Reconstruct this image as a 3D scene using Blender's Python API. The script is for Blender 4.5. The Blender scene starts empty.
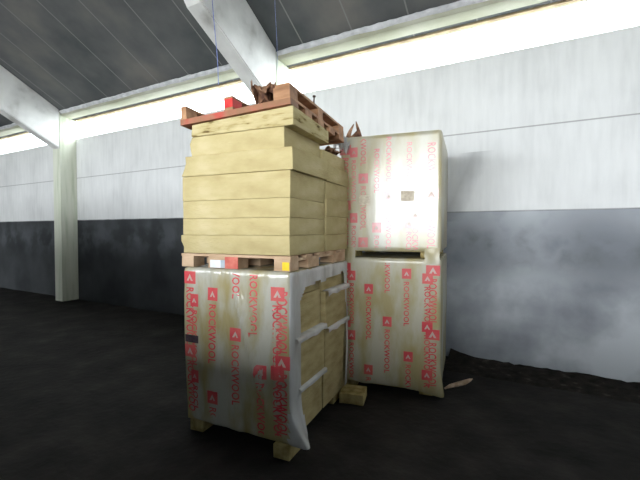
import bpy, bmesh, math, random
from mathutils import Vector, Matrix, noise, Euler
R = math.radians
S = bpy.context.scene
COL = S.collection

# ------------------------------------------------------------------ helpers
def nvec(p):
    p = Vector(p)
    return Vector((noise.noise(p+Vector((11.3, 0, 0))), noise.noise(p+Vector((0, 27.1, 5.2))), noise.noise(p+Vector((3.7, 8.8, 41.9)))))*1.3

def link(o, parent=None):
    COL.objects.link(o)
    if parent is not None:
        o.parent = parent
    return o

def obj(name, bm, mat, parent=None, smooth=False):
    me = bpy.data.meshes.new(name)
    bmesh.ops.recalc_face_normals(bm, faces=bm.faces[:])
    bm.to_mesh(me); bm.free()
    for m in (mat if isinstance(mat, (list, tuple)) else [mat]):
        me.materials.append(m)
    if smooth:
        for p in me.polygons: p.use_smooth = True
    return link(bpy.data.objects.new(name, me), parent)

def tag(o, label, cat, group=None):
    o['label'] = label; o['category'] = cat
    if group: o['group'] = group
    return o

def struct(o, label=None, cat=None):
    o['kind'] = 'structure'
    if label: o['label'] = label
    if cat: o['category'] = cat
    return o

def empty(name, loc, rot=(0, 0, 0)):
    o = bpy.data.objects.new(name, None)
    o.empty_display_size = .1
    o.location = loc; o.rotation_euler = rot
    return link(o)

def add_box(bm, x0, x1, y0, y1, z0, z1, mi=0):
    v = [bm.verts.new((x, y, z)) for x in (x0, x1) for y in (y0, y1) for z in (z0, z1)]
    for f in ((0,1,3,2),(4,6,7,5),(0,4,5,1),(2,3,7,6),(0,2,6,4),(1,5,7,3)):
        fc = bm.faces.new([v[i] for i in f]); fc.material_index = mi
    return v

def grid_box(x0, x1, y0, y1, z0, z1, res, r=0.01, skip=()):
    """box made of small cells, its edges rounded with radius r"""
    bm = bmesh.new()
    lo = (x0, y0, z0); hi = (x1, y1, z1)
    cs = []
    for i in range(3):
        m_ = max(1, int(round((hi[i]-lo[i]-2*r)/res)))
        cs.append([lo[i], lo[i]+r*.3] + [lo[i]+r+(hi[i]-lo[i]-2*r)*q/m_ for q in range(m_+1)] + [hi[i]-r*.3, hi[i]])
    n = [len(c)-1 for c in cs]
    verts = {}
    def V(i, j, k):
        key = (i, j, k)
        if key not in verts:
            p = Vector([cs[a][key[a]] for a in range(3)])
            q = Vector([min(max(p[a], lo[a]+r), hi[a]-r) for a in range(3)])
            d = p - q
            if d.length > 1e-9: p = q + d.normalized()*r
            verts[key] = bm.verts.new(p)
        return verts[key]
    for ax in range(3):
        a, b = [q for q in range(3) if q != ax]
        for side in (0, n[ax]):
            if (ax, side != 0) in skip: continue
            for i in range(n[a]):
                for j in range(n[b]):
                    q = []
                    for (di, dj) in ((0,0),(1,0),(1,1),(0,1)):
                        k = [0,0,0]; k[ax] = side; k[a] = i+di; k[b] = j+dj
                        q.append(V(*k))
                    bm.faces.new(q)
    bmesh.ops.recalc_face_normals(bm, faces=bm.faces[:])
    return bm

def tube(bm, pts, r, n=8):
    rings = []
    for i, p in enumerate(pts):
        p = Vector(p)
        d = (Vector(pts[min(i+1, len(pts)-1)]) - Vector(pts[max(i-1, 0)])).normalized()
        a = d.orthogonal().normalized(); b = d.cross(a)
        rr = r[i] if isinstance(r, (list, tuple)) else r
        rings.append([bm.verts.new(p + (a*math.cos(2*math.pi*k/n) + b*math.sin(2*math.pi*k/n))*rr) for k in range(n)])
    for q in range(len(rings)-1):
        for k in range(n):
            bm.faces.new((rings[q][k], rings[q][(k+1) % n], rings[q+1][(k+1) % n], rings[q+1][k]))
    bm.faces.new(rings[0]); bm.faces.new(rings[-1][::-1])

# ------------------------------------------------------------------ materials
def mat(name):
    m = bpy.data.materials.new(name); m.use_nodes = True
    nt = m.node_tree; nt.nodes.clear()
    return m, nt, nt.nodes, nt.links

def ramp(N, stops):
    r = N.new('ShaderNodeValToRGB')
    e = r.color_ramp.elements
    while len(e) < len(stops): e.new(.5)
    for i, (p, c) in enumerate(stops):
        e[i].position = p; e[i].color = (*c, 1) if len(c) == 3 else c
    return r

def surface(name, stops, scale=5, stretch=(1, 1, 1), rough=.8, bump=.2, bscale=40, bstretch=(1, 1, 1), detail=6, spec=.3, metallic=0, dist=.01):
    m, nt, N, L = mat(name)
    out = N.new('ShaderNodeOutputMaterial'); b = N.new('ShaderNodeBsdfPrincipled')
    L.new(b.outputs[0], out.inputs[0])
    tc = N.new('ShaderNodeTexCoord')
    mp = N.new('ShaderNodeMapping'); mp.inputs['Scale'].default_value = stretch
    L.new(tc.outputs['Object'], mp.inputs[0])
    n = N.new('ShaderNodeTexNoise'); n.inputs['Scale'].default_value = scale; n.inputs['Detail'].default_value = detail
    L.new(mp.outputs[0], n.inputs['Vector'])
    r = ramp(N, stops); L.new(n.outputs['Fac'], r.inputs[0])
    L.new(r.outputs[0], b.inputs['Base Color'])
    b.inputs['Roughness'].default_value = rough
    b.inputs['Specular IOR Level'].default_value = spec
    b.inputs['Metallic'].default_value = metallic
    if bump:
        mp2 = N.new('ShaderNodeMapping'); mp2.inputs['Scale'].default_value = bstretch
        L.new(tc.outputs['Object'], mp2.inputs[0])
        n2 = N.new('ShaderNodeTexNoise'); n2.inputs['Scale'].default_value = bscale; n2.inputs['Detail'].default_value = 5
        L.new(mp2.outputs[0], n2.inputs['Vector'])
        bp = N.new('ShaderNodeBump'); bp.inputs['Strength'].default_value = bump; bp.inputs['Distance'].default_value = dist
        L.new(n2.outputs['Fac'], bp.inputs['Height']); L.new(bp.outputs[0], b.inputs['Normal'])
    m['bsdf'] = b.name
    return m

M = {}
M['wool'] = surface('mineral wool', [(.3, (.39, .315, .155)), (.5, (.46, .385, .2)), (.7, (.52, .445, .255))], 3.5, (1, 1, 2.5), .95, .5, 60, (.35, .35, 2), spec=.1)
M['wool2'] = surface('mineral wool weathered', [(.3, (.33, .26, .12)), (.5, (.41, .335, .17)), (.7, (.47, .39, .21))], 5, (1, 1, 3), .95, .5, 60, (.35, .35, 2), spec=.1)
M['woolscuff'] = surface('scuffed mineral wool', [(.33, (.12, .08, .03)), (.39, (.36, .29, .13)), (.47, (.46, .385, .2)), (.68, (.52, .445, .255))], 8, (.8, .8, 4), .95, .6, 50, (.35, .35, 2), spec=.1)
M['woolrag'] = surface('torn mineral wool', [(.3, (.24, .19, .07)), (.5, (.4, .32, .14)), (.7, (.47, .39, .19))], 14, (1, 1, 1), .97, .8, 50, spec=.1)
M['woodred'] = surface('wood with faded red paint', [(.45, (.26, .13, .07)), (.55, (.34, .13, .08)), (.66, (.42, .07, .05))], 4, (1, 1, 1), .7, .3, 30, (.3, 2, 2))
M['wood'] = surface('old brown pallet wood', [(.35, (.24, .12, .06)), (.5, (.36, .19, .1)), (.65, (.46, .26, .14))], 6, (.5, 1.5, 2), .75, .3, 30, (.3, 2, 2))
M['woodpale'] = surface('pale pallet wood', [(.35, (.42, .27, .16)), (.5, (.52, .36, .23)), (.65, (.62, .45, .3))], 6, (.5, 1.5, 2), .75, .3, 30, (.3, 2, 2))
M['red'] = surface('red block paint', [(.4, (.5, .02, .02)), (.6, (.68, .05, .04))], 8, rough=.6, bump=.2)
M['fadedred'] = surface('faded red block paint', [(.4, (.55, .12, .09)), (.6, (.65, .2, .15))], 12, rough=.6, bump=.2)
M['white'] = surface('white block paint', [(.4, (.75, .78, .82)), (.6, (.85, .87, .9))], 8, rough=.6, bump=.2)
M['bluegrey'] = surface('blue grey block paint', [(.4, (.36, .43, .5)), (.6, (.44, .5, .56))], 8, rough=.6, bump=.2)
M['yellow'] = surface('yellow block paint', [(.4, (.85, .55, .02)), (.6, (.95, .68, .05))], 8, rough=.6, bump=.1)
M['rust'] = surface('rusty iron', [(.4, (.05, .03, .02)), (.6, (.12, .06, .03))], 20, rough=.7, bump=.2)
M['brownpaper'] = surface('brown torn paper', [(.35, (.07, .03, .02)), (.5, (.18, .09, .05)), (.68, (.4, .24, .15))], 16, rough=.8, bump=.5)
M['floor'] = surface('blackened earth floor', [(.3, (.016, .015, .014)), (.55, (.028, .026, .024)), (.8, (.05, .046, .042))], 2.5, rough=.9, bump=.7, bscale=14, dist=.02, spec=.15)
M['dirt'] = surface('black dirt', [(.3, (.012, .011, .01)), (.6, (.03, .026, .022)), (.8, (.1, .09, .08))], 9, rough=.95, bump=.8, bscale=25, dist=.03, spec=.1)
M['yard'] = surface('pale yard concrete', [(.3, (.3, .3, .29)), (.7, (.42, .42, .4))], .8, rough=.9, bump=0)
M['lintel'] = surface('cream painted concrete', [(.3, (.34, .34, .25)), (.5, (.42, .42, .33)), (.7, (.5, .5, .42))], 1.6, (1, 1, 3), .85, .3, 18)
M['mortar'] = surface('rough white mortar', [(.3, (.5, .51, .53)), (.7, (.72, .72, .75))], 9, rough=.95, bump=.8, bscale=20, dist=.03)
M['rustline'] = surface('brown steel angle', [(.4, (.3, .22, .13)), (.6, (.42, .33, .2))], 6, rough=.7, bump=.2)
M['cord'] = surface('blue cord', [(.4, (.16, .2, .5)), (.6, (.26, .32, .65))], 30, rough=.6, bump=0)
M['dark'] = surface('black label', [(.4, (.03, .02, .03)), (.6, (.06, .04, .05))], 30, rough=.5, bump=.1)
M['sticker'] = surface('beige sticker', [(.35, (.5, .42, .32)), (.65, (.7, .64, .52))], 40, rough=.6, bump=.1)
M['stick'] = surface('splintered pale wood', [(.35, (.3, .2, .13)), (.65, (.55, .42, .32))], 14, rough=.8, bump=.4)

def pillar_mat():
    return surface('whitewashed concrete beam', [(.3, (.4, .39, .37)), (.45, (.68, .68, .67)), (.65, (.82, .82, .81))], 1.9, (1, 1, 1), .85, .4, 10)
M['beam'] = pillar_mat()
M['pillar'] = surface('pale green concrete pillar', [(.3, (.5, .55, .42)), (.5, (.66, .69, .58)), (.7, (.72, .74, .64))], 3, (3, 3, .3), .85, .3, 18)

# roof slabs: dark grey with joints running up the slope (x of the object = along the wall)
def roof_mat():
    m, nt, N, L = mat('dark grey roof slabs')
    out = N.new('ShaderNodeOutputMaterial'); b = N.new('ShaderNodeBsdfPrincipled'); L.new(b.outputs[0], out.inputs[0])
    tc = N.new('ShaderNodeTexCoord'); sp = N.new('ShaderNodeSeparateXYZ'); L.new(tc.outputs['Object'], sp.inputs[0])
    n = N.new('ShaderNodeTexNoise'); n.inputs['Scale'].default_value = 1.2; n.inputs['Detail'].default_value = 8
    L.new(tc.outputs['Object'], n.inputs['Vector'])
    r = ramp(N, [(.3, (.08, .088, .09)), (.5, (.125, .128, .13)), (.7, (.18, .172, .16))]); L.new(n.outputs['Fac'], r.inputs[0])
    # joint every .9 m
    a = N.new('ShaderNodeMath'); a.operation = 'MULTIPLY'; a.inputs[1].default_value = 1/.78; L.new(sp.outputs[0], a.inputs[0])
    f = N.new('ShaderNodeMath'); f.operation = 'FRACT'; L.new(a.outputs[0], f.inputs[0])
    g = N.new('ShaderNodeMath'); g.operation = 'LESS_THAN'; g.inputs[1].default_value = .025; L.new(f.outputs[0], g.inputs[0])
    mx = N.new('ShaderNodeMixRGB'); L.new(g.outputs[0], mx.inputs[0]); L.new(r.outputs[0], mx.inputs[1]); mx.inputs[2].default_value = (.23, .23, .225, 1)
    L.new(mx.outputs[0], b.inputs['Base Color']); b.inputs['Roughness'].default_value = .9
    b.inputs['Specular IOR Level'].default_value = .2
    return m
M['roof'] = roof_mat()

# wall: whitewash above, grey-blue plinth paint below z = 1.87; left of the pillar that band is set near black in tone;
# object coordinates are (along the wall, away from the wall, height)
def wall_mat():
    m, nt, N, L = mat('stained whitewashed wall')
    def math_(op, a, b=None):
        n = N.new('ShaderNodeMath'); n.operation = op
        for i, v in enumerate((a, b)):
            if v is None: continue
            if isinstance(v, (int, float)): n.inputs[i].default_value = v
            else: L.new(v, n.inputs[i])
        return n.outputs[0]
    def mix(f, a, b):
        n = N.new('ShaderNodeMixRGB')
        for i, v in enumerate((f, a, b)):
            if isinstance(v, tuple): n.inputs[i].default_value = (*v, 1)
            elif isinstance(v, (int, float)): n.inputs[i].default_value = v
            else: L.new(v, n.inputs[i])
        return n.outputs[0]
    out = N.new('ShaderNodeOutputMaterial'); b = N.new('ShaderNodeBsdfPrincipled'); L.new(b.outputs[0], out.inputs[0])
    tc = N.new('ShaderNodeTexCoord'); sp = N.new('ShaderNodeSeparateXYZ'); L.new(tc.outputs['Object'], sp.inputs[0])
    X, Z = sp.outputs[0], sp.outputs[2]
    def noi(scale, st=(1, 1, 1), det=6):
        mp = N.new('ShaderNodeMapping'); mp.inputs['Scale'].default_value = st; L.new(tc.outputs['Object'], mp.inputs[0])
        n = N.new('ShaderNodeTexNoise'); n.inputs['Scale'].default_value = scale; n.inputs['Detail'].default_value = det
        L.new(mp.outputs[0], n.inputs['Vector']); return n.outputs['Fac']
    n1 = noi(1.1, (1, 1, 1), 8); n2 = noi(5, (2.5, 1, .35), 5); n3 = noi(2.2, (1, 1, 1), 9)
    up = ramp(N, [(.3, (.58, .59, .59)), (.5, (.7, .71, .71)), (.7, (.78, .79, .79))]); L.new(math_('ADD', math_('MULTIPLY', n1, .6), math_('MULTIPLY', n2, .4)), up.inputs[0])
    lo = ramp(N, [(.35, (.2, .215, .24)), (.5, (.34, .36, .39)), (.62, (.5, .53, .56))]); L.new(n1, lo.inputs[0])
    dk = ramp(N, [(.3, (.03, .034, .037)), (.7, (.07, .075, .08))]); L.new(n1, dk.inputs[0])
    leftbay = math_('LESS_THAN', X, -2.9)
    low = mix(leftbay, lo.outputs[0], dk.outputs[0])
    zz = math_('ADD', Z, math_('MULTIPLY', math_('SUBTRACT', n3, .5), .05))
    base = mix(math_('LESS_THAN', zz, 1.87), up.outputs[0], low)
    # black mould blotches, mostly round z = 1.2..1.6 and a slanting streak
    band = ramp(N, [(.0, (0, 0, 0)), (.5, (1, 1, 1)), (1, (0, 0, 0))]); L.new(math_('MULTIPLY', math_('SUBTRACT', Z, .95), 1.0), band.inputs[0])
    blot = ramp(N, [(.46, (0, 0, 0)), (.62, (1, 1, 1))]); L.new(n3, blot.inputs[0])
    base = mix(math_('MULTIPLY', math_('MULTIPLY', band.outputs[0], blot.outputs[0]), .8), base, (.1, .11, .12))
    # slanting sooty streak
    line = math_('ABSOLUTE', math_('ADD', math_('SUBTRACT', X, -.17), math_('MULTIPLY', math_('SUBTRACT', Z, 2.25), -.42)))
    st = ramp(N, [(.0, (1, 1, 1)), (1, (0, 0, 0))]); L.new(math_('MULTIPLY', math_('ADD', line, math_('MULTIPLY', math_('SUBTRACT', n3, .5), .3)), 4.5), st.inputs[0])
    zw = math_('MULTIPLY', math_('GREATER_THAN', Z, 1.75), math_('LESS_THAN', Z, 2.62))
    base = mix(math_('MULTIPLY', math_('MULTIPLY', st.outputs[0], zw), .45), base, (.2, .21, .22))
    # panel joints
    j = math_('LESS_THAN', math_('ABSOLUTE', math_('SUBTRACT', Z, 2.86)), .008)
    j2 = math_('LESS_THAN', math_('ABSOLUTE', math_('SUBTRACT', Z, 1.87)), .008)
    base = mix(math_('MULTIPLY', math_('MAXIMUM', j, j2), .6), base, (.2, .2, .2))
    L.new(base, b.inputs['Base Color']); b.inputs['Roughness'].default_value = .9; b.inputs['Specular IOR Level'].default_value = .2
    bp = N.new('ShaderNodeBump'); bp.inputs['Strength'].default_value = .3; bp.inputs['Distance'].default_value = .02
    L.new(n3, bp.inputs['Height']); L.new(bp.outputs[0], b.inputs['Normal'])
    return m
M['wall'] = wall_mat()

def film_mat(name, c1, c2, rough=.28, ior=1.5, bstr=.3, contrast=.12):
    """milky stretch film pulled tight over the beige boards"""
    m, nt, N, L = mat(name)
    out = N.new('ShaderNodeOutputMaterial'); b = N.new('ShaderNodeBsdfPrincipled'); L.new(b.outputs[0], out.inputs[0])
    tc = N.new('ShaderNodeTexCoord')
    mp = N.new('ShaderNodeMapping'); mp.inputs['Scale'].default_value = (1.8, 1.8, .45); L.new(tc.outputs['Object'], mp.inputs[0])
    n = N.new('ShaderNodeTexNoise'); n.inputs['Scale'].default_value = 9; n.inputs['Detail'].default_value = 4; n.inputs['Distortion'].default_value = .6
    L.new(mp.outputs[0], n.inputs['Vector'])
    bp = N.new('ShaderNodeBump'); bp.inputs['Strength'].default_value = bstr; bp.inputs['Distance'].default_value = .01
    L.new(n.outputs['Fac'], bp.inputs['Height']); L.new(bp.outputs[0], b.inputs['Normal'])
    mp2 = N.new('ShaderNodeMapping'); mp2.inputs['Scale'].default_value = (2, 2, .8); L.new(tc.outputs['Object'], mp2.inputs[0])
    n2 = N.new('ShaderNodeTexNoise'); n2.inputs['Scale'].default_value = 2.2; n2.inputs['Detail'].default_value = 5
    L.new(mp2.outputs[0], n2.inputs['Vector'])
    r = ramp(N, [(.5-contrast, c1), (.5+contrast, c2)]); L.new(n2.outputs['Fac'], r.inputs[0])
    L.new(r.outputs[0], b.inputs['Base Color'])
    b.inputs['Roughness'].default_value = rough; b.inputs['IOR'].default_value = ior
    return m
M['film'] = film_mat('stretch film', (.41, .35, .18), (.5, .48, .38), .27, 1.6, .35, .09)
M['film_loose'] = film_mat('loosely draped stretch film', (.39, .33, .16), (.5, .49, .42), .24, 1.75, .9, .09)
M['film_shiny'] = film_mat('taut shiny stretch film', (.40, .34, .17), (.46, .44, .34), .3, 2.05, .25, .1)
M['film_clear'] = film_mat('bunched stretch film', (.42, .42, .4), (.58, .59, .6), .25, 1.6, .6)

def print_mat(name, c1, c2, fade=.8):
    m, nt, N, L = mat(name)
    out = N.new('ShaderNodeOutputMaterial'); b = N.new('ShaderNodeBsdfPrincipled'); tr = N.new('ShaderNodeBsdfTransparent')
    mx = N.new('ShaderNodeMixShader'); mx.inputs[0].default_value = fade
    tc = N.new('ShaderNodeTexCoord'); n = N.new('ShaderNodeTexNoise'); n.inputs['Scale'].default_value = 4; L.new(tc.outputs['Object'], n.inputs['Vector'])
    r = ramp(N, [(.4, c1), (.6, c2)]); L.new(n.outputs['Fac'], r.inputs[0]); L.new(r.outputs[0], b.inputs['Base Color'])
    b.inputs['Roughness'].default_value = .3
    L.new(tr.outputs[0], mx.inputs[1]); L.new(b.outputs[0], mx.inputs[2]); L.new(mx.outputs[0], out.inputs[0])
    return m
M['ink'] = surface('red ink', [(.4, (.66, .07, .09)), (.6, (.68, .14, .13))], 4, rough=.27, bump=0, spec=.6)
M['ink_mark'] = surface('pale ink under shiny film', [(.4, (.5, .36, .3)), (.6, (.5, .38, .33))], 4, rough=.25, bump=0)
M['ink_shiny'] = surface('red ink under shiny film', [(.4, (.62, .1, .12)), (.6, (.62, .18, .17))], 4, rough=.3, bump=0, spec=.5)
M['ink_shiny'].node_tree.nodes[M['ink_shiny']['bsdf']].inputs['IOR'].default_value = 2.05
M['inkwhite'] = surface('pale ink', [(.4, (.58, .42, .36)), (.6, (.6, .45, .4))], 4, rough=.27, bump=0, spec=.6)

def glass_mat():
    m, nt, N, L = mat('window glass')
    out = N.new('ShaderNodeOutputMaterial'); tr = N.new('ShaderNodeBsdfTransparent'); gl = N.new('ShaderNodeBsdfGlossy'); gl.inputs['Roughness'].default_value = .02
    n = N.new('ShaderNodeTexNoise'); n.inputs['Scale'].default_value = 3
    r = ramp(N, [(.3, (.9, .93, .93)), (.7, (.97, .98, .98))]); L.new(n.outputs['Fac'], r.inputs[0]); L.new(r.outputs[0], tr.inputs[0])
    mx = N.new('ShaderNodeMixShader'); mx.inputs[0].default_value = .06
    L.new(tr.outputs[0], mx.inputs[1]); L.new(gl.outputs[0], mx.inputs[2]); L.new(mx.outputs[0], out.inputs[0])
    return m
M['glass'] = glass_mat()

# ------------------------------------------------------------------ camera
H = 1.64; F = 385.0; YAW = R(23.8)
cam = bpy.data.cameras.new('camera'); co = link(bpy.data.objects.new('camera', cam))
cam.sensor_width = 36; cam.lens = 36*F/640; cam.clip_start = .05; cam.clip_end = 500
co.location = (0, 0, H)
co.rotation_euler = Euler((R(90) - math.atan(10/F), 0, YAW), 'XYZ')
S.camera = co

# ------------------------------------------------------------------ building shell
# wall frame: x' along the back wall to the right, y' = -distance into the room, z up
WO = Vector((-.173, 5.225, 0)); WROT = R(-5.2)
SL, SR, TB = -15.0, 9.0, 12.0            # left end, right end, distance to the opposite wall
TAN = .55
def roofz(t): return 4.17 + TAN*min(t, TB-t)
def wobj(name, bm, m, parent=None, smooth=False):
    o = obj(name, bm, m, parent, smooth)
    if parent is None:
        o.location = WO; o.rotation_euler = (0, 0, WROT)
    return o

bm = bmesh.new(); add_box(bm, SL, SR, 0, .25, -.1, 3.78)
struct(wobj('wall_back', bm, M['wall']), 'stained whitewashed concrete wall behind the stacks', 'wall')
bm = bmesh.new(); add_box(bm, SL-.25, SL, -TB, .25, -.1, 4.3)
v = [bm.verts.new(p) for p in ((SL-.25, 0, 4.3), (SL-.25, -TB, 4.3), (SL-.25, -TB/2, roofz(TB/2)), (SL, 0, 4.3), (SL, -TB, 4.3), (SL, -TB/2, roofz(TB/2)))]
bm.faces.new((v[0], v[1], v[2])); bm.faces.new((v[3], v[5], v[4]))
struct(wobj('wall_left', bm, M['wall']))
bm = bmesh.new(); add_box(bm, SR, SR+.25, -TB, .25, -.1, 4.3)
v = [bm.verts.new(p) for p in ((SR+.25, 0, 4.3), (SR+.25, -TB, 4.3), (SR+.25, -TB/2, roofz(TB/2)), (SR, 0, 4.3), (SR, -TB, 4.3), (SR, -TB/2, roofz(TB/2)))]
bm.faces.new((v[0], v[1], v[2])); bm.faces.new((v[3], v[5], v[4]))
struct(wobj('wall_right', bm, M['wall']))
# opposite wall, with the big open gateway the daylight comes through
D0, D1, DH = -12.0, 5.5, 4.15
bm = bmesh.new()
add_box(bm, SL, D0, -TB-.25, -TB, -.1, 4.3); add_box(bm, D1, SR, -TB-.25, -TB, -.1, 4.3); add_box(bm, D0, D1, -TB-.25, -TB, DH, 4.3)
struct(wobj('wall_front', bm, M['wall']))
# unseen blocker added behind the camera, shades the lower left of the front pack
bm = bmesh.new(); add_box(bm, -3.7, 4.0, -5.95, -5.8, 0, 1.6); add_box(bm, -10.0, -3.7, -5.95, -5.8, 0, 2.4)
BLOCKER = struct(wobj('light_blocker', bm, M['wall']))
bm = bmesh.new()
nx, ny = 120, 70
fx0, fx1, fy0, fy1 = SL, SR, -TB, 0
gv = [[bm.verts.new((fx0+(fx1-fx0)*i/nx, fy0+(fy1-fy0)*j/ny, .012*noise.noise((i*.37, j*.41, 2)))) for j in range(ny+1)] for i in range(nx+1)]
for i in range(nx):
    for j in range(ny):
        bm.faces.new((gv[i][j], gv[i+1][j], gv[i+1][j+1], gv[i][j+1]))
fl = struct(wobj('floor', bm, M['floor'], smooth=True), 'blackened earth floor', 'floor')
fl.location = WO + Vector((0, 0, -.008))
bm = bmesh.new(); add_box(bm, -60, 60, -70, -TB-.25, -.3, -.05); add_box(bm, -60, 60, .25, 60, -.3, -.05)
struct(wobj('ground_outside', bm, M['yard']))
# roof
bm = bmesh.new()
for (a, b_) in ((.06, TB/2), (TB/2, TB+.3)):
    za = 4.17+TAN*(a if a < TB/2 else TB-a); zb = 4.17+TAN*(b_ if b_ <= TB/2 else TB-b_)
    p = [(x, -t, z+dz) for dz in (0, .15) for (x, t, z) in ((SL-.4, a, za), (SR+.4, a, za), (SR+.4, b_, zb), (SL-.4, b_, zb))]
    v = [bm.verts.new(q) for q in p]
    for f in ((0,1,2,3),(7,6,5,4),(0,4,5,1),(1,5,6,2),(2,6,7,3),(3,7,4,0)): bm.faces.new([v[i] for i in f])
struct(wobj('ceiling', bm, M['roof']), 'dark grey sloping roof slabs', 'ceiling')
# pillars + deep rafters
PIL = [-8.78, -2.78, 3.22]
for k, s in enumerate(PIL):
    bm = bmesh.new(); add_box(bm, s-.3, s, -.36, -.002, 0, 4.33)
    struct(wobj('trim_%d' % (k+1), bm, M['pillar']), 'pale greenish concrete pillar on the back wall', 'pillar')
    bm = bmesh.new()
    def prof(t): return roofz(t)-.005
    half = [(.362, .87), (1.86, .88), (2.3, .5), (TB/2, .55)]
    low = [(t, prof(t)-d) for t, d in half] + [(TB-t, prof(t)-d) for t, d in half[2::-1]]
    top_ = [(t, prof(t)) for t, d in half] + [(TB-t, prof(t)) for t, d in half[2::-1]]
    A = [bm.verts.new((s-.26, -t, z)) for t, z in low+top_[::-1]]; B = [bm.verts.new((s-.003, -t, z)) for t, z in low+top_[::-1]]
    n_ = len(A)
    for q in range(n_): bm.faces.new((A[q], A[(q+1) % n_], B[(q+1) % n_], B[q]))
    for V_ in (A, B):
        for q in range(len(low)-1): bm.faces.new((V_[q], V_[q+1], V_[n_-2-q], V_[n_-1-q]))
    bmesh.ops.bevel(bm, geom=[e for e in bm.edges if abs(e.verts[0].co.x-e.verts[1].co.x) < 1e-6], offset=.015, segments=2, affect='EDGES')
    struct(wobj('trim_%d' % (k+4), bm, M['beam']), 'whitewashed sloping concrete roof beam', 'beam')
# edge beam over the strip window, ragged mortar above it, brown steel angle under it
bays = [(SL, PIL[0]-.3), (PIL[0], PIL[1]-.3), (PIL[1], PIL[2]-.3), (PIL[2], SR)]
for k, (a, b_) in enumerate(bays):
    a += .003; b_ -= .003
    bm = grid_box(a, b_, -.33, .0, 4.22, 4.34, .25, .012)
    for v in bm.verts:
        if v.co.y < -.2: v.co.y += .012*noise.noise(v.co*1.5)
    struct(wobj('trim_%d' % (k+7), bm, M['lintel'], smooth=True), 'cream concrete edge beam above the strip window', 'beam')
    bm = bmesh.new(); n = int((b_-a)/.05)
    rng = random.Random(k)
    prev = None
    for i in range(n+1):
        x = a+(b_-a)*i/n
        zl = 4.275 + .02*noise.noise((x*3, 0, k)); zt = 4.40
        yy = -.342 - .012*noise.noise((x*5, 3, k))
        q = [bm.verts.new((x, -.30, zl)), bm.verts.new((x, yy, zl)), bm.verts.new((x, yy-.02-.02*noise.noise((x*7, 1, 1)), (zl+zt)/2)), bm.verts.new((x, yy, 4.17+TAN*(-yy)-.002-.03*abs(noise.noise((x*6, 9, 1))))), bm.verts.new((x, -.30, 4.17+TAN*.3-.002))]
        if prev:
            for e in range(4): bm.faces.new((prev[e], prev[e+1], q[e+1], q[e]))
        prev = q
    struct(wobj('trim_%d' % (k+11), bm, M['mortar'], smooth=True), 'rough whitish mortar line under the roof', 'trim')
    bm = bmesh.new(); add_box(bm, a, b_, -.03, .03, 4.19, 4.219)
    struct(wobj('trim_%d' % (k+15), bm, M['rustline']), 'brown strip along the window head', 'trim')
    # window: thin frame and pane
    w = bmesh.new(); add_box(w, a, b_, .04, .09, 3.78, 3.795); add_box(w, a, b_, .03, .08, 4.19, 4.24)
    wo = struct(wobj('window_%d' % (k+1), w, M['lintel']), 'long strip window under the roof, bay %s' % ('far left', 'left of the beam', 'right of the beam', 'far right')[k], 'window')
    w = bmesh.new(); add_box(w, a, b_, .055, .06, 3.795, 4.2)
    obj('glass_pane', w, M['glass'], wo)

# ------------------------------------------------------------------ mineral wool slabs
def slab_bm(x0, x1, y0, y1, z0, z1, seed, rag=0.0, res=.05, tilt=None):
    bm = grid_box(x0, x1, y0, y1, z0, z1, res, .004)
    zc = (z0+z1)/2
    for v in bm.verts:
        p = v.co; q = p*3 + Vector((seed*7.3, seed*3.1, seed))
        d = nvec(q)*.005
        if rag:
            e = max(0, 1-(p.x-x0)/.25)             # the left end frays
            d += Vector((1, .25, .25))*e*rag*(.5+noise.noise(p*9+Vector((seed, 0, 0)))*1.6)
            d += nvec(p*16)*.012*e
        d.z = 0
        v.co = p + d
        if tilt: v.co.z += tilt(v.co.x, v.co.y)
        v.co.z = v.co.z if not rag else min(max(v.co.z, z0-.003 if not tilt else -9), 9)
    return bm
def crumple(center, size, seed, n=14, amp=.5, spikes=0):
    """crumpled sheet: a folded grid"""
    bm = bmesh.new(); rng = random.Random(seed)
    g = []
    for i in range(n+1):
        row = []
        for j in range(n+1):
            u, v = i/n-.5, j/n-.5
            w = nvec(Vector((u*4+seed, v*4, seed*.7)))
            w2 = nvec(Vector((u*11+seed, v*11, seed*1.7)))
            p = Vector((u*size[0]*(1-.35*abs(v)) + w.x*size[0]*.25, v*size[1]*(1-.35*abs(u)) + w.y*size[1]*.25,
                        size[2]*(.5+amp*w.z+.5*w2.z)))
            if spikes and rng.random() < spikes: p.z += size[2]*rng.uniform(.3, .9)
            row.append(bm.verts.new(Vector(center)+p))
        g.append(row)
    lo = min(v.co.z for v in bm.verts)
    for v in bm.verts: v.co.z += center[2]-lo
    for i in range(n):
        for j in range(n):
            if (i in (0, n-1) or j in (0, n-1)) and rng.random() < .35: continue
            bm.faces.new((g[i][j], g[i+1][j], g[i+1][j+1], g[i][j+1]))
    return bm
def solid(o, t=.003):
    md = o.modifiers.new('thickness', 'SOLIDIFY'); md.thickness = t; md.offset = 0
    return o

# front stack: near corner FX, FY (its right front edge)
FX, FY, FW, FD = -1.2915, 2.403, .98, 1.2
Z1 = 1.343     # top of the wrapped pack
Z2 = 1.449     # top of the pallet between

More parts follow.
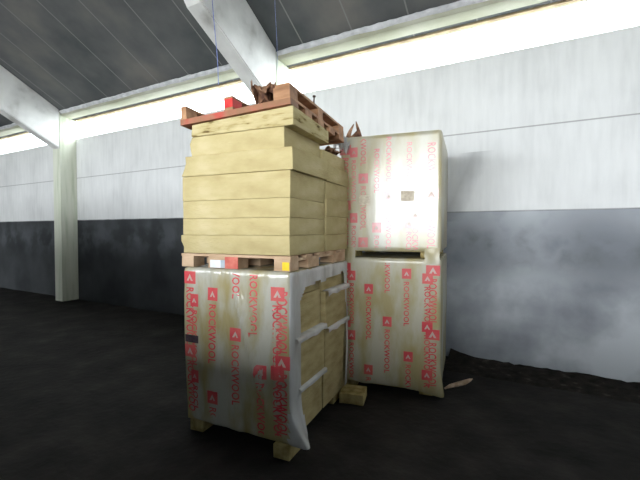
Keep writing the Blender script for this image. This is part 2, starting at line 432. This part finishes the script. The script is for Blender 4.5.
# ------------------------------------------------------------------ lettering on film
def text_mesh(body, size):
    cu = bpy.data.curves.new('t', 'FONT'); cu.body = body; cu.size = size; cu.resolution_u = 2
    cu.align_x = 'LEFT'; cu.offset = size*.02; cu.space_character = 1.05
    o = bpy.data.objects.new('t', cu); COL.objects.link(o)
    dg = bpy.context.evaluated_depsgraph_get(); dg.update()
    me = bpy.data.meshes.new_from_object(o.evaluated_get(dg))
    vs = [v.co.copy() for v in me.vertices]; ps = [tuple(p.vertices) for p in me.polygons]
    bpy.data.objects.remove(o); bpy.data.curves.remove(cu); bpy.data.meshes.remove(me)
    return vs, ps
TXT = text_mesh('ROCKWOOL', 1.0)
TX0 = min(v.x for v in TXT[0]); TX1 = max(v.x for v in TXT[0]); TY0 = min(v.y for v in TXT[0]); TY1 = max(v.y for v in TXT[0])
def words(bm, cx, ztop, length, width, place, zmin=-9, zmax=9):
    """ROCKWOOL running downwards from ztop; place(x, z) -> local 3D position"""
    vv = []
    for v in TXT[0]:
        u = (v.x-TX0)/(TX1-TX0); w = (v.y-TY0)/(TY1-TY0)
        vv.append((cx-width/2+width*w, ztop-length*u))
    nv = [bm.verts.new(place(x, z)) for x, z in vv]
    for p in TXT[1]:
        zs = [vv[i][1] for i in p]
        if min(zs) < zmin or max(zs) > zmax: continue
        try: bm.faces.new([nv[i] for i in p])
        except ValueError: pass
    bmesh.ops.delete(bm, geom=[v for v in nv if not v.link_faces], context='VERTS')
def patch(bm, x0, x1, z0, z1, place, n=3):
    g = [[bm.verts.new(place(x0+(x1-x0)*i/n, z0+(z1-z0)*j/n)) for j in range(n+1)] for i in range(n+1)]
    for i in range(n):
        for j in range(n): bm.faces.new((g[i][j], g[i+1][j], g[i+1][j+1], g[i][j+1]))

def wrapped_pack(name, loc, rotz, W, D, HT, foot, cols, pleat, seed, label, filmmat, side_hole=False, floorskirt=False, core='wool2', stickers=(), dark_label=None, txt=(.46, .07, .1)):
    """local frame: right front bottom corner at the origin, pack towards -x and +y"""
    root = empty(name, loc, (0, 0, rotz)); rng = random.Random(seed)
    tag(root, label, 'insulation pack')
    # feet: mineral wool blocks under the load
    fw = .13
    for (fx, fy) in ((-.12, -.035) if side_hole else (-.2, .07), (-.17, D-.28), (-W+.03, .03), (-W+.03, D-.28)):
        b = slab_bm(fx, fx+fw, fy, fy+.25, 0, foot, seed+fx+fy, 0, .04)
        obj('foot_block', b, M['woolrag'], root, True)
    # load: two columns of slabs one behind the other
    nc = 8 if not side_hole else 4
    hs = (HT-foot-.02)/nc
    hd = D/2
    for c in range(2):
        offs = ([.02, .045, .0, -.01], [.025, .04, .045, .0])[c]
        zz = foot
        for k in range(nc):
            hh = hs
            if side_hole: hh = ((.36, .38, .30, .2), (.33, .35, .33, .2))[c][k]
            if k == nc-1: hh = HT-.02-zz
            ex = (offs[k]-.01 if side_hole else rng.uniform(-.012, .0))
            b = slab_bm(-W+.02, -.02+ex*.8, .015+c*hd, hd-.006+c*(hd-.01), zz+.001, zz+hh-.001, seed+k+c*9, 0, .06)
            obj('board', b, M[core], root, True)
            zz += hh
    # film shell
    def disp(x, y, z):            # outward displacement
        return pleat(x, y, z)
    bm = grid_box(-W, 0, 0, D, foot-.0, HT, .022, .03, skip=((2, False),))
    hx = []
    for v in bm.verts:
        p = v.co.copy()
        nrm = p - Vector((min(max(p.x, -W+.031), -.031), min(max(p.y, .031), D-.031), min(p.z, HT-.031)))
        nrm = nrm.normalized() if nrm.length > 1e-6 else Vector((0, 0, 1))
        if p.z > HT-.02 and abs(nrm.z) > .9:
            v.co.z += .002*noise.noise(p*5); continue
        d = disp(p.x, p.y, p.z)
        nn = Vector((nrm.x, nrm.y, nrm.z*.2))
        v.co = p + nn*d
        # lower edge: ragged, sucked in or hanging to the floor
        if p.z < foot+.03:
            v.co.z += .02*noise.noise((p.x*6+seed, p.y*6, 1))
        corner = max(0, 1-math.hypot(p.x, p.y)/.24)
        if floorskirt and corner > 0 and p.z < foot+.30:
            t = (foot+.30-p.z)/.30
            v.co.x += corner*t*t*floorskirt*1.0
            v.co.z -= corner*t*t*t*(foot-.012)*(.2 if side_hole else 1.1)
            v.co.z = max(v.co.z, .012)
    if side_hole:
        kill = []
        for f in bm.faces:
            c = f.calc_center_median()
            if c.x > -.025 and f.normal.x > .6:
                u, z = c.y, c.z
                e = .02*noise.noise((u*6, z*6, 4))
                # rounded opening
                x0, x1, zt, zb, rr = .13+e, D-.09+e, HT-.13+e, .10, .12
                zt += (u-.6)*.04
                x0 += max(0, (z-.75))*.05 + .07*max(0, .4-z)*2
                inside = x0 < u < x1 and zb < z < zt
                if inside and z > zt-rr and u < x0+rr and math.hypot(u-x0-rr, z-zt+rr) > rr: inside = False
                if inside and z > zt-rr*.6 and u > x1-rr*.6 and math.hypot(u-x1+rr*.6, z-zt+rr*.6) > rr*.6: inside = False
                if inside: kill.append(f)
        bmesh.ops.delete(bm, geom=kill, context='FACES')
    if side_hole:
        bm.normal_update()
        for f in bm.faces:
            c = f.calc_center_median()
            if c.x > -.006: f.material_index = 1
    obj('film_wrap', bm, [M[filmmat], M['film_clear']] if side_hole else M[filmmat], root, True)
    # print
    def place(x, z):
        return Vector((x, -disp(x, 0, z)-.0025, z))
    L, WD, LG = txt
    for (cx, z0, zl, width, hot) in cols:
        z = z0
        while z > zl:
            if z-LG > zl and z <= HT-.02:
                bt = bmesh.new(); q = LG*width/2
                patch(bt, cx-q, cx+q, z-LG, z, place)
                lo_ = obj('printed_logo', bt, M['ink_shiny' if filmmat == 'film_shiny' else 'ink'], root)
                # pale roof-like chevron inside the square
                bw = bmesh.new()
                pl2 = lambda x, zz: place(x, zz) + Vector((0, -.0015, 0))
                q = LG*.28*width
                v = [bw.verts.new(pl2(cx+a*q, z-LG/2+b*q)) for a, b in ((-1, -.8), (0, .9), (1, -.8), (.35, -.8), (0, -.1), (-.35, -.8))]
                bw.faces.new((v[0], v[1], v[4], v[5])); bw.faces.new((v[1], v[2], v[3], v[4]))
                obj('logo_mark', bw, M['ink_mark' if filmmat == 'film_shiny' else 'inkwhite'], lo_)
            bt = bmesh.new()
            words(bt, cx, z-LG-.03, L, WD*width, place, max(zl, foot+.02), HT-.03)
            if len(bt.faces) > 20:
                pr = obj('printed_word', bt, M['ink_shiny' if filmmat == 'film_shiny' else 'ink'], root); pr['label'] = 'red ROCKWOOL print running down the film'
            z -= LG+L+.03+hot
    for (sx0, sx1, sz0, sz1) in stickers:
        b = bmesh.new(); patch(b, sx0, sx1, sz0, sz1, lambda x, z: place(x, z)+Vector((0, -.003, 0)), 3)
        obj('sticker', b, M['sticker'], root)
    if dark_label:
        b = bmesh.new(); patch(b, *dark_label, lambda x, z: place(x, z)+Vector((0, -.003, 0)), 3)
        o = obj('sticker', b, M['dark'], root); o['label'] = 'dark label on the film'
    return root

def pleat_front(x, y, z):
    d = .006 + .009*noise.noise((x*7+z*1.5, y*7, z*1.2)) + .005*noise.noise((x*20+z*3, y*20, z*2.2))
    d += .012*math.sin(max(0, min(1, z/1.2))*math.pi)          # the load bulges
    # diagonal fold running down the middle of the front
    if y < .05:
        for (fx, fz, sl, wd, am) in ((-.47, 1.17, -.32, .014, .026), (-.42, 1.17, -.30, .011, .02), (-.13, 1.15, -.03, .012, .012), (-.25, .7, -.2, .01, .01)):
            lx = fx + (z-fz)*sl
            d += am*math.exp(-((x-lx)/wd)**2)*max(0, min(1, (1.18-z)*8))*max(0, min(1, (z-.2)*3))
    # drawn in at the left bottom
    if z < 1.1: d -= .03*(1.1-z)*max(0, min(1, (-x-.75)/.2))
    return d
def pleat_back(x, y, z):
    return .005 + .004*noise.noise((x*4, y*4, z*1.3+5)) + .0015*noise.noise((x*17, y*17, z*2))

# lettering columns: (x, top z, bottom z, width factor, extra gap)
front_cols = [(-.905, 1.31, .17, 1.15, .0), (-.86, 1.13, .2, .8, .02), (-.68, 1.19, .17, 1.0, .22), (-.46, .90+.81, .15, 1.0, .22),
              (-.30, 1.44, .8, 1.0, .3), (-.235, .65, .13, 1.0, .05), (-.095, 1.23, .13, 1.1, -.02), (-.06, 1.33, .12, 1.3, .0)]
front = wrapped_pack('wrapped_insulation_pack', (FX, FY, 0), 0, FW, FD, Z1, .10, front_cols, pleat_front, 3,
    'torn film wrapped insulation pack with bare boards on its right side, under the loose boards', 'film_loose', side_hole=True, floorskirt=.17,
    dark_label=(-.955, -.815, .74, .80))

BX, BY, BROT = -.426, 3.823, R(3)
ZB1 = 1.36
back_cols = [(-.95, 1.30, .08, 1.2, .0), (-.88, 1.22, .08, .8, .05), (-.70, 1.09, .08, .9, .26), (-.51, 1.58, .08, .9, .24), (-.32, 1.26, .6, .9, .38),
             (-.30, .44, .08, .9, 0), (-.12, 1.22, .1, 1.0, -.1), (-.07, 1.30, .04, 1.3, .05)]
backlow = wrapped_pack('wrapped_insulation_pack', (BX, BY, 0), BROT, 1.0, 1.18, ZB1, .06, back_cols, pleat_back, 11,
    'lower of the two neatly wrapped packs by the wall, standing on the floor', 'film', floorskirt=.05, txt=(.44, .06, .1))
up_cols = [(-.95, 1.15, .05, 1.2, .0), (-.86, 1.12, .05, .8, .1), (-.76, 1.50, .05, 1.0, .08), (-.62, .60+.62, .05, .9, .3), (-.5, 1.33, .05, .9, .1), (-.30, 1.26, .05, .9, .3),
           (-.24, .47, .05, 1.0, .0), (-.09, 1.24, .05, 1.3, .0)]
backup = wrapped_pack('wrapped_insulation_pack', (BX, BY, ZB1+.004), BROT, 1.0, 1.18, 1.235, .06, up_cols, pleat_back, 17,
    'upper of the two wrapped packs by the wall, shiny, with two small stickers', 'film_shiny', txt=(.44, .06, .1),
    stickers=((-.80, -.69, .53, .63), (-.38, -.25, .56, .66)))
for (y0, y1, z, h) in ((.06, .60, .842, .035), (.63, 1.17, 1.112, .035), (.64, 1.17, .786, .03), (.10, .60, .462, .03)):
    bm = bmesh.new(); pr_ = None
    for i in range(19):
        y = y0+(y1-y0)*i/18
        e = .008*noise.noise((y*9, z, 2))
        q = [bm.verts.new((-.03, y, z+.006)), bm.verts.new((.032, y, z+.006+e*.3)), bm.verts.new((.036, y, z-h*.4+e)), bm.verts.new((.036, y, z-h+2*e))]
        if pr_:
            for k in range(3): bm.faces.new((pr_[k], pr_[k+1], q[k+1], q[k]))
        pr_ = q
    obj('film_remnant', bm, M['film_clear'], front, True)
# film hanging from the upper pack over its two corner feet
def foot_film(x0, x1):
    bm = bmesh.new(); n = 10
    g = []
    for i in range(n+1):
        row = []
        for j in range(7):
            x = x0+(x1-x0)*i/n; z = .10-.15*j/6
            row.append(bm.verts.new((x, -.014-.006*noise.noise((x*30, z*9, 1)), z+(.01*noise.noise((x*25, 0, 2)) if j == 6 else 0))))
        g.append(row)
    for i in range(n):
        for j in range(6): bm.faces.new((g[i][j], g[i+1][j], g[i+1][j+1], g[i][j+1]))
    return bm
obj('film_flap', foot_film(-.985, -.84), M['film'], backup, True)
obj('film_flap', foot_film(-.15, -.01), M['film'], backup, True)

# ------------------------------------------------------------------ pallets
def pallet(name, W, D, mats, label, flip=False):
    """local: right front bottom corner at origin, towards -x, +y. deck on top; flip -> deck below"""
    root = empty(name, (0, 0, 0))
    Hb, td, ts = .066, (.045 if flip else .02), .02
    HT = Hb+td+ts
    def z(a, b): return (HT-b, HT-a) if flip else (a, b)
    def part(nm, x0, x1, y0, y1, z0, z1, m, seed=0):
        bm = bmesh.new(); a, b = z(z0, z1); add_box(bm, x0, x1, y0, y1, a, b)
        bmesh.ops.subdivide_edges(bm, edges=bm.edges[:], cuts=3, use_grid_fill=True)
        for v in bm.verts: v.co += nvec(v.co*6+Vector((seed, seed, 0)))*.0015
        return obj(nm, bm, m, root)
    bl_y = ((.0, .13), (.30, .50), (D-.30, D)) if not flip else ((0, .12), (D/2-.05, D/2+.05), (D-.12, D))
    bl_x = ((-.13, 0), (-.72, -.44) if not flip else (-.56, -.48), (-W, -W+(.12 if not flip else .055)))
    for iy, (y0, y1) in enumerate(bl_y):
        for ix, (x0, x1) in enumerate(bl_x):
            o = part('block', x0, x1, y0, y1, 0, Hb, mats['block'](ix, iy), ix+iy*3)
    for ix, (x0, x1) in enumerate(bl_x):
        part('stringer_board', x0, x1, .002, D, Hb+.0005, Hb+ts, mats['stringer'](ix), ix)
    for k in range(5):
        y0 = (D-.12)*k/4
        part('deck_board', -W-.004, .004, y0, y0+.12, Hb+ts+.0005, HT, mats['deck'](k), k)
    return root, HT

mid, HT1 = pallet('wooden_pallet', FW+.01, 1.12, {
    'block': lambda ix, iy: M['woodpale'],
    'stringer': lambda ix: M['woodpale'], 'deck': lambda k: M['woodpale']}, '')
tag(mid, 'pale wooden pallet with white, red and yellow block ends, under the loose boards', 'pallet')
mid.location = (FX+.005, FY-.01, Z1+.004)
# paint on the block ends that face the camera
def paint(x0, x1, z0, z1, m, lab):
    bm = bmesh.new(); add_box(bm, x0, x1, -.005, .0, z0, z1)
    o = obj('paint_mark', bm, m, mid); o['label'] = lab
paint(-.70, -.60, .003, .062, M['white'], 'white paint on the block end')
paint(-.60, -.56, .003, .062, M['bluegrey'], 'blue grey paint on the block end')
paint(-.56, -.44, -.001, .088, M['fadedred'], 'faded red paint on the block end')
paint(-.06, -.005, .006, .064, M['yellow'], 'yellow paint on the block end')

top, HT2 = pallet('wooden_pallet', FW+.0, 1.06, {
    'block': lambda ix, iy: (M['red'] if (ix == 1 and iy == 0) else M['wood']),
    'stringer': lambda ix: M['wood'], 'deck': lambda k: M['woodred'] if k == 0 else M['wood']}, '', flip=True)
tag(top, 'brown and red painted pallet lying upside down on top of the loose boards', 'pallet')
# skid boards across the tops of the blocks
for (x0, x1) in ((-.115, 0), (-.56, -.48), (-FW, -FW+.055)):
    bm = bmesh.new(); add_box(bm, x0, x1, .0, 1.06, HT2, HT2+.018)
    obj('skid_board', bm, M['wood'], top)
TOPZ = 2.512
TR = Euler((R(-2.7), R(-2.6), 0), 'XYZ')
top.rotation_euler = TR; top.location = (FX+.02, FY-.035, TOPZ)
def toptilt(x, y):   # height change of the tilted pallet's underside
    return math.tan(R(2.6))*(x-FX) - math.tan(R(2.7))*(y-FY)
# nail standing up from the side of the top pallet
bm = bmesh.new(); tube(bm, [(0, 0, 0), (.0, 0, .05), (.003, 0, .075)], .006); tube(bm, [(.003, 0, .075), (.003, 0, .085)], .014)
nl = obj('nail', bm, M['rust'], top); nl.location = (-.03, .47, HT2+.018)

# ------------------------------------------------------------------ loose boards
near = [(1.456, 1.60, .0, 0, 1), (1.60, 1.73, .0, 0, 0), (1.73, 1.87, .0, 0, 0), (1.87, 2.065, .0, 0, 0),
        (2.065, 2.225, .028, .005, 1), (2.225, 2.375, -.045, .06, 1), (2.375, 2.51, .03, .09, 1)]
names_n = ['lowest loose board of the nearer column, frayed at its left end, on the pale pallet', 'second loose board from the bottom in the nearer column',
           'third loose board from the bottom in the nearer column', 'fourth loose board from the bottom in the nearer column, under the step in the stack',
           'loose board jutting out in the nearer column, with a torn left end', 'set back loose board in the nearer column, second from the top',
           'topmost loose board of the nearer column, scuffed edge under the upturned pallet']
rags = [.006, 0, 0, 0, .03, .03, .02]
for i, (za, zb, jut, dl, rg) in enumerate(near):
    x0, x1, y0, y1 = FX-FW+dl, FX+jut, FY+(-.012 if i in (4, 6) else .0), FY+.62+(.02 if i == 6 else 0)
    if i == 6:  # compressed under the leaning pallet
        bm = slab_bm(x0, x1, y0, y1, za, zb, 20+i, 0)
        for v in bm.verts:
            f = (v.co.z-za)/(zb-za)
            v.co.z += f*(toptilt(v.co.x, v.co.y)-.004)
            if f > .5: v.co.z -= .0
            e = max(0, 1-(v.co.x-x0)/.2); v.co.x += .035*e*(.5+noise.noise(v.co*9))
    else:
        bm = slab_bm(x0, x1, y0, y1, za+.0006, zb-.0006, 20+i, rags[i])
    for v in bm.verts:
        v.co -= Vector((FX, FY, za))
    o = obj('insulation_board', bm, M['woolscuff' if i == 6 else 'wool'], None, True); o.location = (FX, FY, za)
    tag(o, names_n[i], 'insulation board', 'loose insulation boards stacked between the two pallets')
far = [(1.456, 1.60, .0), (1.60, 1.76, .0), (1.76, 1.915, .008), (1.915, 2.06, .0), (2.06, 2.20, .01), (2.20, 2.335, -.03)]
names_f = ['lowest loose board of the rear column, on the pale pallet', 'second loose board from the bottom in the rear column', 'third loose board from the bottom in the rear column',
           'fourth loose board from the bottom in the rear column', 'second loose board from the top of the rear column', 'topmost loose board of the rear column, under the brown scraps']
for i, (za, zb, jut) in enumerate(far):
    bm = slab_bm(FX-FW, FX+jut, FY+.645, FY+1.2, za+.0006, zb-.0006, 40+i, 0)
    for v in bm.verts:
        v.co -= Vector((FX, FY+.645, za))
    o = obj('insulation_board', bm, M['wool'], None, True); o.location = (FX, FY+.645, za)
    tag(o, names_f[i], 'insulation board', 'loose insulation boards stacked between the two pallets')

# ------------------------------------------------------------------ scraps
def scrap(name, center, size, seed, m, label, cat, **k):
    bm = crumple((0, 0, 0), size, seed, **k)
    o = obj(name, bm, m); solid(o, .004); o.location = center
    return tag(o, label, cat)
# on the upturned pallet, in front of the roof beam
px, py = FX-.24, FY+.12
scrap('paper_scrap', (px, py, TOPZ+toptilt(px, py)+.07), (.22, .22, .13), 9, M['brownpaper'], 'crumpled dark brown paper scrap on the upturned pallet beside its right block', 'scrap', amp=.8)
scrap('paper_scrap', (FX-.13, FY+.93, 2.337), (.26, .26, .035), 8, M['brownpaper'], 'brown paper scraps squeezed between the rear boards and the upturned pallet', 'scrap', amp=.8)
# torn packaging standing up at the left of the upper wrapped pack
def at(px, py, zc):
    fw = Vector((-math.sin(YAW), math.cos(YAW), 0)); rt = Vector((math.cos(YAW), math.sin(YAW), 0))
    return rt*((px-320)/F*zc) + fw*zc + Vector((0, 0, H+(230-py)/F*zc))
PT = ZB1+.004+1.235
bm = bmesh.new()
for (x, h, w, lean, yy) in ((-.93, .14, .05, .05, .03), (-.82, .16, .05, -.03, .05), (-.87, .08, .14, .02, .08)):
    n = 5; L_, R_ = [], []
    for i in range(n+1):
        t = i/n; ww = w*(1-t)**.7
        cx_ = x+lean*t; yy_ = yy+.02*math.sin(t*4+x*30)
        L_.append(bm.verts.new((cx_-ww/2, yy_, h*t-.01))); R_.append(bm.verts.new((cx_+ww/2+.002, yy_+.012, h*t-.01)))
    for i in range(n): bm.faces.new((L_[i], R_[i], R_[i+1], L_[i+1]))
o = obj('cardboard_shred', bm, M['brownpaper']); solid(o, .005)
o.matrix_world = Matrix.Translation((BX, BY, PT+.012)) @ Matrix.Rotation(BROT, 4, 'Z')
tag(o, 'torn brown cardboard shreds standing on the top left of the upper wrapped pack', 'scrap')
o = obj('film_tuft', crumple((0, 0, 0), (.13, .1, .16), 21, amp=1.0), M['film_clear'], backup); solid(o, .002)
o.location = (-.985, -.03, .99)
# wool offcut on the floor
bm = slab_bm(-.11, .12, -.11, .12, 0, .095, 77, .01, .04)
o = obj('wool_offcut', bm, M['woolrag'], None, True); o.location = (-1.2, 3.5, .0); o.rotation_euler = (0, 0, R(8))
tag(o, 'small block of yellow mineral wool on the floor between the two stacks', 'offcut')
# splintered stick by the wall
bm = bmesh.new(); p0, p1 = at(446, 385, 3.85), at(474, 379, 4.0)
b0 = Vector((p0.x, p0.y, .04)); b1 = Vector((p1.x, p1.y, .075))
pts = [b0.lerp(b1, t)+Vector((0, 0, .006*math.sin(t*7))) for t in (0, .2, .45, .7, .9, 1)]
tube(bm, [p-b0 for p in pts], [.008, .02, .024, .026, .018, .006], 7)
o = obj('wood_stick', bm, M['stick']); o.location = b0
tag(o, 'splintered pale stick on the black dirt right of the wrapped packs', 'stick')
# dirt heaped along the wall foot
bm = bmesh.new(); nx_, ny_ = 70, 12
gv = []
for i in range(nx_+1):
    row = []
    for j in range(ny_+1):
        s_ = -.28+4.0*i/nx_; t_ = .0+.55*j/ny_
        h = ((.03+.1*max(0, 1-(s_+.3)/.35))*(1-j/ny_)**1.3)*(.75+.7*noise.noise((s_*3, t_*4, 3)))+.02*noise.noise((s_*14, t_*14, 1))
        row.append(bm.verts.new((s_, -t_-.004, max(h, 0) if j < ny_ else -.01)))
    gv.append(row)
for i in range(nx_):
    for j in range(ny_): bm.faces.new((gv[i][j], gv[i][j+1], gv[i+1][j+1], gv[i+1][j]))
o = wobj('dirt_heap', bm, M['dirt'], smooth=True); o['kind'] = 'stuff'
tag(o, 'black dirt heaped along the foot of the wall right of the packs', 'dirt')
def hang(px, py0, zc, drift=0, r=.004):
    e = at(px, py0, zc)
    w = Matrix.Rotation(-WROT, 3, 'Z') @ (e-Vector((WO.x, WO.y, 0)))
    top_ = roofz(-w.y)
    n = 10; pts = []
    for i in range(n+1):
        t = i/n
        pts.append(Vector((e.x+drift*(1-t)+.008*math.sin(t*9), e.y+.006*math.cos(t*7), e.z+(top_-e.z)*(1-t))))
    bm = bmesh.new(); tube(bm, [p-e for p in pts], r, 6)
    o = obj('blue_cord', bm, M['cord']); o.location = e
    return o
c2 = hang(277, 72, 4.3, -.02, .0018); tag(c2, 'thin blue cord hanging straight down in front of the sloping beam', 'cord')
tag(hang(219, 86, 4.4, -.12, .0045), 'short blue cord hanging from the roof left of the sloping beam', 'cord')

# ------------------------------------------------------------------ light
wd = bpy.data.worlds.new('World'); S.world = wd; wd.use_nodes = True
bg = wd.node_tree.nodes['Background']; bg.inputs[0].default_value = (.93, .97, 1, 1); bg.inputs[1].default_value = 18.5
def portal(name, cx, cy, cz, sx, sz, face):
    l = bpy.data.lights.new(name, 'AREA'); l.shape = 'RECTANGLE'; l.size = sx; l.size_y = sz; l.cycles.is_portal = True
    o = link(bpy.data.objects.new(name, l))
    o.matrix_world = Matrix.Translation(WO) @ Matrix.Rotation(WROT, 4, 'Z') @ Matrix.Translation((cx, cy, cz)) @ Matrix.Rotation(R(90) if face > 0 else R(-90), 4, 'X')
    return o
portal('gateway_daylight', (D0+D1)/2, -TB-.1, DH/2, D1-D0, DH, 1)
portal('window_daylight', (SL+SR)/2, .1, 4.0, SR-SL, .42, -1)

S.view_settings.view_transform = 'Standard'; S.view_settings.look = 'None'
S.view_settings.gamma = 1; S.view_settings.use_curve_mapping = False
S.view_settings.exposure = 0.0
S.cycles.use_denoising = True
S.cycles.max_bounces = 8; S.cycles.diffuse_bounces = 5; S.cycles.transparent_max_bounces = 12
S.cycles.caustics_reflective = False; S.cycles.caustics_refractive = False
S.cycles.sample_clamp_indirect = 8
